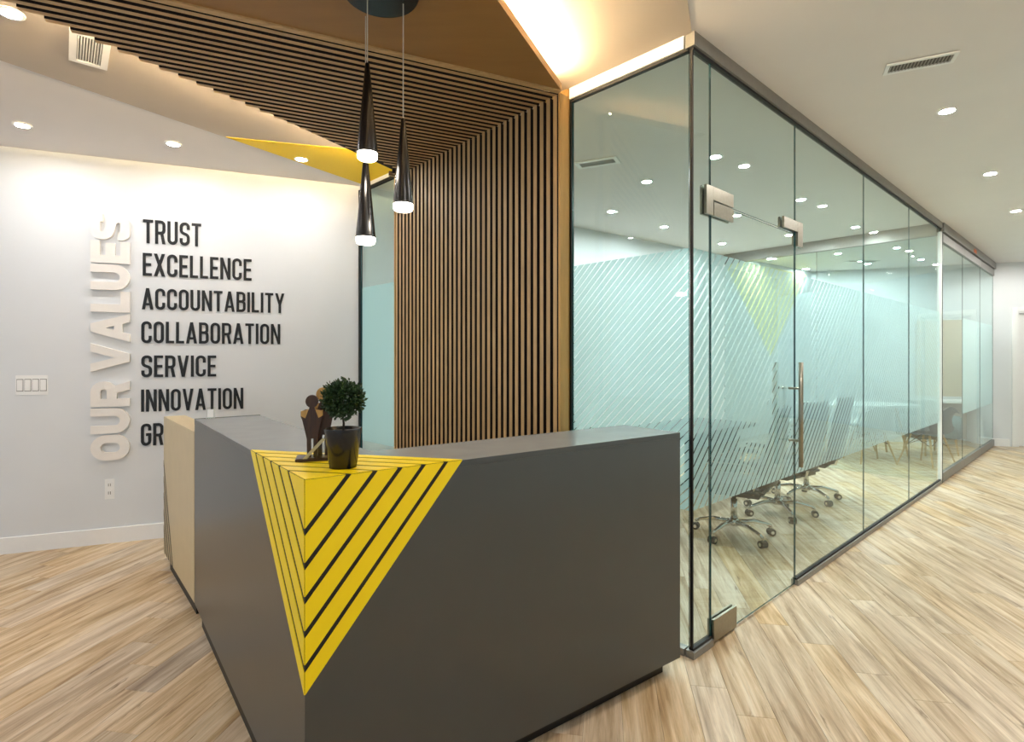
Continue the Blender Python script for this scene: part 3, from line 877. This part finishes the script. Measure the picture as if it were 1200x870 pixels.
for i in range(2400):
    a = random.random() * 2 * PI; zz = random.uniform(-1, 1); rr = 0.056 * random.uniform(.2, 1.0) ** .5
    if random.random() < .08: rr = 0.063
    s = math.sqrt(1 - zz * zz)
    c = Vector((rr * s * math.cos(a), rr * s * math.sin(a), cz + rr * .92 * zz))
    d = (c - Vector((0, 0, cz))).normalized() + Vector((random.uniform(-.8, .8), random.uniform(-.8, .8), random.uniform(-.5, .8)))
    d.normalize()
    t = d.cross(Vector((random.uniform(-1, 1), random.uniform(-1, 1), random.uniform(-1, 1)))).normalized()
    nn = d.cross(t); l = random.uniform(.010, .016); w = l * .33
    vs = [bm.verts.new(q) for q in (c, c + d * l * .5 + t * w + nn * .001, c + d * l, c + d * l * .5 - t * w + nn * .001)]
    mid = bm.verts.new(c + d * l * .5 - nn * .0015)
    for k in range(4): bm.faces.new((vs[k], vs[(k + 1) % 4], mid))
props(obj('foliage', bm, 'leaf', pl), kind='stuff')

# ------------------------------------------------------------------ figurine
fx_, fy_ = (374 - 600) / F * 1.80, 1.80
fg = thing('wooden_figurine', (fx_, fy_, ZP), math.radians(18), 'dark wood figurine of two standing people with a clear plaque beside the plant pot', 'figurine')
obj('base', box(nb(), -0.072, 0.06, -0.045, 0.04, 0, 0.010, bevel=0.002), 'figwood', fg)
def figure(x, y, hgt, mat, head):
    s = hgt
    out = [(-.055, 0), (-.075, .02), (-.072, .30), (-.085, .45), (-.135, .60), (-.165, .66), (-.165, .76), (-.045, .765), (-.04, .80), (.04, .80), (.045, .765), (.165, .76), (.165, .66), (.135, .60), (.10, .45), (.085, .30), (.09, 0.0), (.035, 0), (.03, .28), (.005, .34), (-.015, .28), (-.01, 0)]
    bm = nb()
    # split the outline in convex-ish strips: left leg, right leg, torso, shoulders, neck
    for poly in ([(-.075, 0), (-.012, 0), (-.012, .30), (-.078, .30)], [(.022, 0), (.088, 0), (.086, .30), (.024, .30)],
                 [(-.078, .30), (.086, .30), (.145, .60), (-.145, .60)], [(-.145, .60), (.145, .60), (.168, .66), (.168, .74), (.10, .77), (-.10, .77), (-.168, .74), (-.168, .66)],
                 [(-.045, .765), (.045, .765), (.035, .83), (-.035, .83)]):
        slab3(bm, [(x + a * s, y - .011, b * s + .010) for a, b in poly], (0, .022, 0))
    body = obj('figure', bm, mat, fg)
    bm = nb()
    n = 18
    slab3(bm, [(x + .098 * s * math.cos(2 * PI * k / n), y - .012, .010 + s * .90 + .102 * s * math.sin(2 * PI * k / n)) for k in range(n)], (0, .024, 0))
    obj('head', bm, head, body)
    for sx in (-1, 1):
        bm = nb()
        slab3(bm, [(x + sx * a * s, y - .0125, .010 + b * s) for a, b in ((.05, .772), (.165, .745), (.165, .67), (.10, .63))], (0, .025, 0))
        obj('arm', bm, 'figtan', body)
figure(-0.022, -0.008, 0.205, 'figwood', 'figwood')
figure(0.012, 0.024, 0.228, 'figwood', 'figtan')
bm = nb()
slab3(bm, [(-0.03, -0.042, 0.010), (0.022, -0.042, 0.010), (0.022, -0.042, 0.075), (0.016, -0.042, 0.078)], (0, .008, 0))
pq = obj('clear_plaque', bm, 'acrylic', fg)
obj('bevelled_edge', slab3(nb(), [(-0.050, -0.043, 0.0105), (-0.036, -0.043, 0.0105), (0.020, -0.043, 0.070), (0.012, -0.043, 0.076)], (0, -.006, 0)), 'palebar', pq)

# ------------------------------------------------------------------ pendant lamp
pn_c = on_plane(446, -13, ZK)
pn = thing('pendant_lamp', (pn_c[0], pn_c[1], ZK), 0, 'three-light pendant of slim black cones on a round black ceiling plate', 'pendant lamp')
obj('ceiling_plate', lathe(nb(), [(0.142, -0.022), (0.146, -0.016), (0.146, 0.0055)], n=48), 'black', pn, False)
for (u, vt, vb, Y) in ((430.5, 74, 180, 2.08), (428.5, 180, 279, 2.20), (472.5, 139, 240, 2.12)):
    x = (u - 600) / F * Y - pn_c[0]; y = Y - pn_c[1]
    zt_ = H + (HV - vt) / F * Y - ZK; zb_ = H + (HV - vb) / F * Y - ZK
    cb = obj('cable', lathe(nb(), [(0.0022, zt_), (0.0022, -0.02)], x, y, 8), 'cable', pn)
    hgt = zt_ - zb_
    sh = obj('shade', lathe(nb(), [(0.040, zb_), (0.040, zb_ + .004), (0.0085, zt_ - .004), (0.006, zt_)], x, y, 28), 'black', pn, False)
    for p_ in sh.data.polygons: p_.use_smooth = len(p_.vertices) == 4
    obj('diffuser', lathe(nb(), [(0.030, zb_ - .024), (0.036, zb_ - .020), (0.0375, zb_ - .010), (0.0375, zb_)], x, y, 28), 'bulb', pn, True)

# ------------------------------------------------------------------ ceiling fittings
def downlight(x, y, label, cat='downlight', lens='lens', group=None, r=0.037, z=ZC):
    t = thing('downlight', (x, y, z - 0.0062), 0, label, cat, group)
    bm = nb()
    lathe(bm, [(r, -0.0015), (r + .004, -0.004), (r + .016, -0.002), (r + .017, 0.0062)], n=28, cap0=False, cap1=False)
    obj('trim_ring', bm, 'plastic', t)
    obj('lens', lathe(nb(), [(r + .001, -0.0015), (r + .001, 0.0)], n=28), lens, t)
    return t
for (u, v), lab in {(12, 14): 'large-looking downlight at the top left corner beside the slat canopy',
                    (26, 146): 'downlight near the left edge above the light switch',
                    (203, 168): 'downlight above the word TRUST',
                    (353, 186): 'downlight set in the yellow ceiling triangle'}.items():
    q = on_plane(u, v, ZC); downlight(q[0], q[1], lab, lens='lenssoft')
for (x, y), lab in {(-3.5, 2.0): 'added unseen reception downlight beyond the left edge of the picture', (-2.3, 0.7): 'added unseen reception downlight left of the viewer', (-3.9, 0.4): 'added unseen reception downlight far left of the viewer'}.items():  # unseen fixtures, added to brighten the reception floor and left wall
    downlight(x, y, lab, lens='lenssoft')
cor_l = ['corridor downlight cut by the top edge of the picture', 'nearest full corridor downlight beside the glass wall', 'second corridor downlight along the glass wall',
         'third corridor downlight along the glass wall, near the right edge']
for i, t in enumerate((0.25, 1.92, 3.65, 5.38)):
    q = ga(t, -0.65); downlight(q.x, q.y, cor_l[i])
for i, t in enumerate((-1.5, 7.1, 8.8)):  # unseen fixtures, added for more light along the corridor
    q = ga(t, -0.65 if t > 0 else -1.6); downlight(q.x, q.y, ('added unseen corridor downlight behind the viewer', 'added unseen corridor downlight past the right edge', 'added unseen corridor downlight by the far door')[i])
order = ['nearest', 'second', 'third']
for n_, row, ts_ in ((0.70, 'row along the glass wall', (1.56, 3.25, 4.9)), (1.39, 'middle row', (1.66, 3.35, 4.75)), (2.2, 'back row', (2.2, 3.2, 4.6))):
    for i, t in enumerate(ts_):
        q = ga(t, n_); downlight(q.x, q.y, 'downlight inside the nearer glass room, %s, %s from the door' % (row, order[i]), lens='lenscool')
for i, (u, v) in enumerate(((902, 303), (944, 315), (982, 297), (1017, 309), (1051, 290), (1079, 304))):
    q = on_plane(u, v, ZC)
    downlight(q[0], q[1], 'downlight inside the farther glass room, %s counting from the left' % ('first', 'second', 'third', 'fourth', 'fifth', 'sixth')[i], lens='lenscool')

def vent(c, rz, lx, ly, label, nsl, fr=0.03, z=ZC - 0.003, bmat='blade'):
    t = thing('ceiling_vent', (c[0], c[1], z), rz, label, 'vent')
    bm = nb()
    box(bm, -lx / 2, lx / 2, -ly / 2, -ly / 2 + fr, -0.008, 0); box(bm, -lx / 2, lx / 2, ly / 2 - fr, ly / 2, -0.008, 0)
    box(bm, -lx / 2, -lx / 2 + fr, -ly / 2 + fr, ly / 2 - fr, -0.008, 0); box(bm, lx / 2 - fr, lx / 2, -ly / 2 + fr, ly / 2 - fr, -0.008, 0)
    obj('frame', bm, 'plastic', t)
    obj('duct', box(nb(), -lx / 2 + fr, lx / 2 - fr, -ly / 2 + fr, ly / 2 - fr, -0.001, 0), 'slot', t)
    w = (lx - 2 * fr) / nsl
    m0 = None
    for i in range(nsl):
        x = -lx / 2 + fr + w * (i + .5)
        if m0 is None:
            m0 = obj('blade', slab3(nb(), [(-w * .30, -ly / 2 + fr, -0.007), (w * .12, -ly / 2 + fr, -0.001), (w * .12, ly / 2 - fr, -0.001), (-w * .30, ly / 2 - fr, -0.007)], (w * .16, 0, 0)), bmat, t)
            m0.location = (x, 0, 0)
        else:
            c2 = m0.copy(); COL.objects.link(c2); c2.parent = t; c2.location = (x, 0, 0)
    return t
vent((-2.133, 2.714), math.radians(40), 0.16, 0.34, 'white air vent at the left edge of the slat canopy', 9, .03, bmat='plastic')
q = on_plane(1078, 73, ZC)
vent(q, math.radians(-25), 0.31, 0.115, 'slim ceiling vent above the corridor at the right', 18, .018)
q = on_plane(700, 190, ZC)
vent(q, math.radians(-25), 0.34, 0.15, 'ceiling vent seen through the short glass front', 18, .03)
q = on_plane(1010, 306, ZC)
vent(q, 0, 0.5, 0.14, 'small far ceiling vent in the farther glass room', 18, .025)

# ------------------------------------------------------------------ furniture in the glass rooms
def office_chair(loc, rz, label):
    t = thing('office_chair', (loc[0], loc[1], 0), rz, label, 'chair', 'office chairs in the nearer glass room')
    bs = obj('base', lathe(nb(), [(0.03, 0.085), (0.042, 0.09), (0.042, 0.125), (0.028, 0.15)], n=18), 'chrome', t, True)
    for k in range(5):
        a = 2 * PI * k / 5 + .3
        ca, sa = math.cos(a), math.sin(a)
        obj('base_arm', tube(nb(), [(0.03 * ca, 0.03 * sa, .115), (0.16 * ca, 0.16 * sa, .118), (0.27 * ca, 0.27 * sa, .092), (0.305 * ca, 0.305 * sa, .078)], [.020, .017, .0135, .012], 8), 'chrome', bs, True)
        c = obj('caster', tube(nb(), [(0.305 * ca + .026 * sa, 0.305 * sa - .026 * ca, .029), (0.305 * ca - .026 * sa, 0.305 * sa + .026 * ca, .029)], .029, 14), 'rubber', t)
        hub = nb()
        for sg in (-1, 1):
            tube(hub, [(0.305 * ca + sg * .0262 * sa, 0.305 * sa - sg * .0262 * ca, .029), (0.305 * ca + sg * .029 * sa, 0.305 * sa - sg * .029 * ca, .029)], .014, 12)
        tube(hub, [(0.305 * ca, 0.305 * sa, .05), (0.305 * ca, 0.305 * sa, .078)], .010, 8)
        obj('caster_hub', hub, 'chrome', c)
    obj('gas_lift', lathe(nb(), [(0.026, 0.15), (0.026, 0.30), (0.017, 0.302), (0.017, 0.35)], n=16), 'chrome', t, True)
    obj('mechanism', box(nb(), -.10, .10, -.12, .12,   .34, .375, bevel=.008), 'black', t)
    bm = nb(); box(bm, -.27, .27, -.26, .27, .375, .465, bevel=.035)
    obj('seat', bm, 'leather', t, True)
    # backrest: curved padded sheet
    bm = nb(); NU, NV = 8, 8; fr1 = []; fr2 = []
    for j in range(NV + 1):
        z = .46 + .60 * j / NV; a = []; b = []
        for i in range(NU + 1):
            x = (-.235 + .47 * i / NU) * (1 - .12 * (j / NV) ** 3)
            y = -.235 - .10 * (j / NV) - .05 * (1 - (2 * i / NU - 1) ** 2)
            p_ = .022 * (1 - (2 * i / NU - 1) ** 4) + .012
            a.append(bm.verts.new((x, y + p_, z))); b.append(bm.verts.new((x, y - p_, z)))
        fr1.append(a); fr2.append(b)
    for j in range(NV):
        for i in range(NU):
            bm.faces.new((fr1[j][i], fr1[j][i + 1], fr1[j + 1][i + 1], fr1[j + 1][i]))
            bm.faces.new((fr2[j][i], fr2[j + 1][i], fr2[j + 1][i + 1], fr2[j][i + 1]))
        for i in (0, NU): bm.faces.new((fr1[j][i], fr1[j + 1][i], fr2[j + 1][i], fr2[j][i]))
    for i in range(NU):
        for j in (0, NV): bm.faces.new((fr1[j][i], fr1[j][i + 1], fr2[j][i + 1], fr2[j][i]))
    obj('backrest', bm, 'leather', t, True)
    obj('back_bracket', tube(nb(), [(0, -.10, .37), (0, -.26, .39), (0, -.30, .54)], .018, 8), 'chrome', t, True)
    for sx in (-1, 1):
        x = sx * .285
        ar = obj('armrest', tube(nb(), [(sx * .22, .12, .39), (x, .13, .40), (x, .17, .49), (x, .16, .60), (x, .10, .64), (x, -.14, .64), (x, -.20, .60), (x, -.20, .49), (sx * .25, -.19, .41)], .012, 8), 'chrome', t, True)
        bm = nb(); box(bm, x - .025, x + .025, -.13, .12, .645, .67, bevel=.008); obj('arm_pad', bm, 'leather', ar, True)
    return t
oc = [(1.80, 4.36), (2.46, 4.98), (3.02, 5.52)]
lb = ['chrome-based black office chair nearest the glass door', 'middle black office chair of the row behind the glass door', 'farthest black office chair of the row behind the glass door']
rt = RA   # facing into the room (local +y)
for i, q in enumerate(oc): office_chair(q, rt + (0.25, -0.15, 0.1)[i], lb[i])
q = ga(1.1, 2.42); office_chair(q, rt + PI, 'black office chair across the table, seen through the short glass front')
q = ga(2.0, 2.42); office_chair(q, rt + PI + .1, 'black office chair across the table, seen at the glass corner')
q = ga(2.1, 1.58)
mt = thing('meeting_table', (q.x, q.y, 0), RA, 'dark meeting table with the office chairs around it', 'table')
bm = nb(); box(bm, -1.35, 1.35, -.38, .38, .71, .745, bevel=.008); obj('tabletop', bm, 'darktop', mt)
for sx in (-1, 1):
    l = obj('leg', box(nb(), sx * 1.05 - .04, sx * 1.05 + .04, -.30, .30, .03, .71), 'darktop', mt)
    obj('foot', box(nb(), sx * 1.05 - .06, sx * 1.05 + .06, -.36, .36, 0, .03), 'darktop', mt)

# far room: white table and dowel-leg chairs
tb = (5.12, 8.02)
wt_ = thing('white_table', (tb[0], tb[1], 0), math.radians(-8), 'white oval table in the farther glass room', 'table')
bm = nb(); n = 40
prism(bm, [(.82 * math.copysign(abs(math.cos(2 * PI * k / n)) ** .7, math.cos(2 * PI * k / n)), .42 * math.copysign(abs(math.sin(2 * PI * k / n)) ** .7, math.sin(2 * PI * k / n))) for k in range(n)], .735, .765)
obj('tabletop', bm, 'whitetop', wt_)
for sx in (-1, 1):
    for sy in (-1, 1):
        obj('leg', tube(nb(), [(sx * .45, sy * .2, .735), (sx * .58, sy * .29, 0)], [.022, .014], 10), 'dowel', wt_)

def dowel_chair(loc, rz, shell, label):
    t = thing('dowel_chair', (loc[0], loc[1], 0), rz, label, 'chair', 'shell chairs around the white table')
    bm = nb(); NU, NV = 10, 12; g = []
    for j in range(NV + 1):
        s = j / NV
        if s < .5:
            y = .20 - .40 * (s / .5); z0 = .435 - .02 * math.sin(PI * s / .5); hw_ = .235
            if s < .1: z0 -= .02 * (1 - s / .1)
        else:
            k = (s - .5) / .5
            y = -.20 - .03 * math.sin(k * PI / 2) - .07 * k; z0 = .435 + .37 * k; hw_ = .235 - .05 * k ** 2
        row = []
        for i in range(NU + 1):
            x_ = 2 * i / NU - 1
            lift = .055 * x_ ** 4 * (1 if s < .6 else max(0, 1 - (s - .6) / .4))
            fwd = .07 * x_ ** 2 * (0 if s < .5 else math.sin((s - .5) / .5 * PI))
            rnd_ = 1 - (.25 * x_ ** 2 * max(0, (s - .85) / .15))
            row.append(bm.verts.new((x_ * hw_, y + fwd, z0 + lift if s < .5 else .435 + lift + (z0 - .435) * rnd_)))
        g.append(row)
    for j in range(NV):
        for i in range(NU): bm.faces.new((g[j][i], g[j][i + 1], g[j + 1][i + 1], g[j + 1][i]))
    o = obj('shell', bm, shell, t, True)
    md = o.modifiers.new('thickness', 'SOLIDIFY'); md.thickness = .010; md.offset = 0
    st = nb()
    for sx in (-1, 1):
        for sy in (-1, 1):
            obj('leg', tube(nb(), [(sx * .13, sy * .12 - .01, .41), (sx * .235, sy * .225 - .01, 0)], [.014, .010], 10), 'dowel', t)
            tube(st, [(sx * .165, sy * .155 - .01, .26), (-sx * .12, sy * .12 - .01, .405)], .0045, 6)
            tube(st, [(sx * .165, sy * .155 - .01, .26), (sx * .12, -sy * .12 - .01, .405)], .0045, 6)
    obj('cross_struts', st, 'black', t)
    return t
dowel_chair((5.62, 7.30), math.radians(20), 'leather', 'black shell chair on dowel legs close to the glass in the farther room')
dowel_chair((4.98, 7.50), math.radians(-5), 'whiteshell', 'white shell chair on dowel legs in front of the white table')
dowel_chair((5.42, 8.56), math.radians(172), 'whiteshell', 'white shell chair on dowel legs behind the white table')
dowel_chair((4.30, 8.30), math.radians(-100), 'whiteshell', 'white shell chair at the left far side of the white table')

# desk, panel and armchair by the end wall
te_ = ewt(1107)
p = BC + EWD * te_
rz = math.atan2(EWD.y, EWD.x)
sd_ = thing('side_desk', (p.x, p.y, 0), rz, 'white topped side desk against the end wall of the farther room', 'desk')
obj('desktop', box(nb(), -.33, .33, -.55, -.02, .72, .755, bevel=.004), 'whitetop', sd_)
obj('end_panel', box(nb(), -.31, -.28, -.52, -.03, 0, .72), 'wall', sd_)
obj('end_panel', box(nb(), .28, .31, -.52, -.03, 0, .72), 'wall', sd_)
obj('modesty_panel', box(nb(), -.28, .28, -.06, -.03, .1, .72), 'taupe', sd_)
wp = props(obj('wall_panel', box(nb(), -.42, .34, -.015, 0, .80, 2.08, bevel=.003), 'beigewall', loc=(p.x, p.y, 0), rz=rz), 'beige panel hung on the end wall above the white side desk', 'panel')
p2 = ga(7.75, 0.52)
ac = thing('armchair', (p2.x, p2.y, 0), RA + 2.4, 'small teal armchair in front of the white side desk', 'chair')
for nm, b_ in (('seat', (-.24, .24, -.22, .24, .24, .42)), ('backrest', (-.26, .26, -.32, -.22, .24, .78)), ('arm', (-.32, -.245, -.30, .22, .24, .58)), ('arm', (.245, .32, -.30, .22, .24, .58))):
    bm = nb(); box(bm, *b_, bevel=.025); obj(nm, bm, 'teal', ac, True)
for sx in (-1, 1):
    for sy in (-1, 1): obj('leg', tube(nb(), [(sx * .22, sy * .2, .245), (sx * .24, sy * .23, 0)], [.016, .011], 8), 'dowel', ac)

# painted yellow triangle on the back wall
def bw(u):
    k = (u - 600) / F
    return (k * J.y - J.x) / (bkd.x - k * bkd.y)
def bz(u, v): return H - (v - HV) / F * (J.y + bkd.y * bw(u))
bm = nb()
slab3(bm, [(bw(846), -0.001, bz(846, 303)), (bw(945), -0.001, bz(945, 322)), (bw(903), -0.001, bz(903, 418))], (0, -0.002, 0))
o = obj('painted_triangle', bm, 'palegold', wall_back)
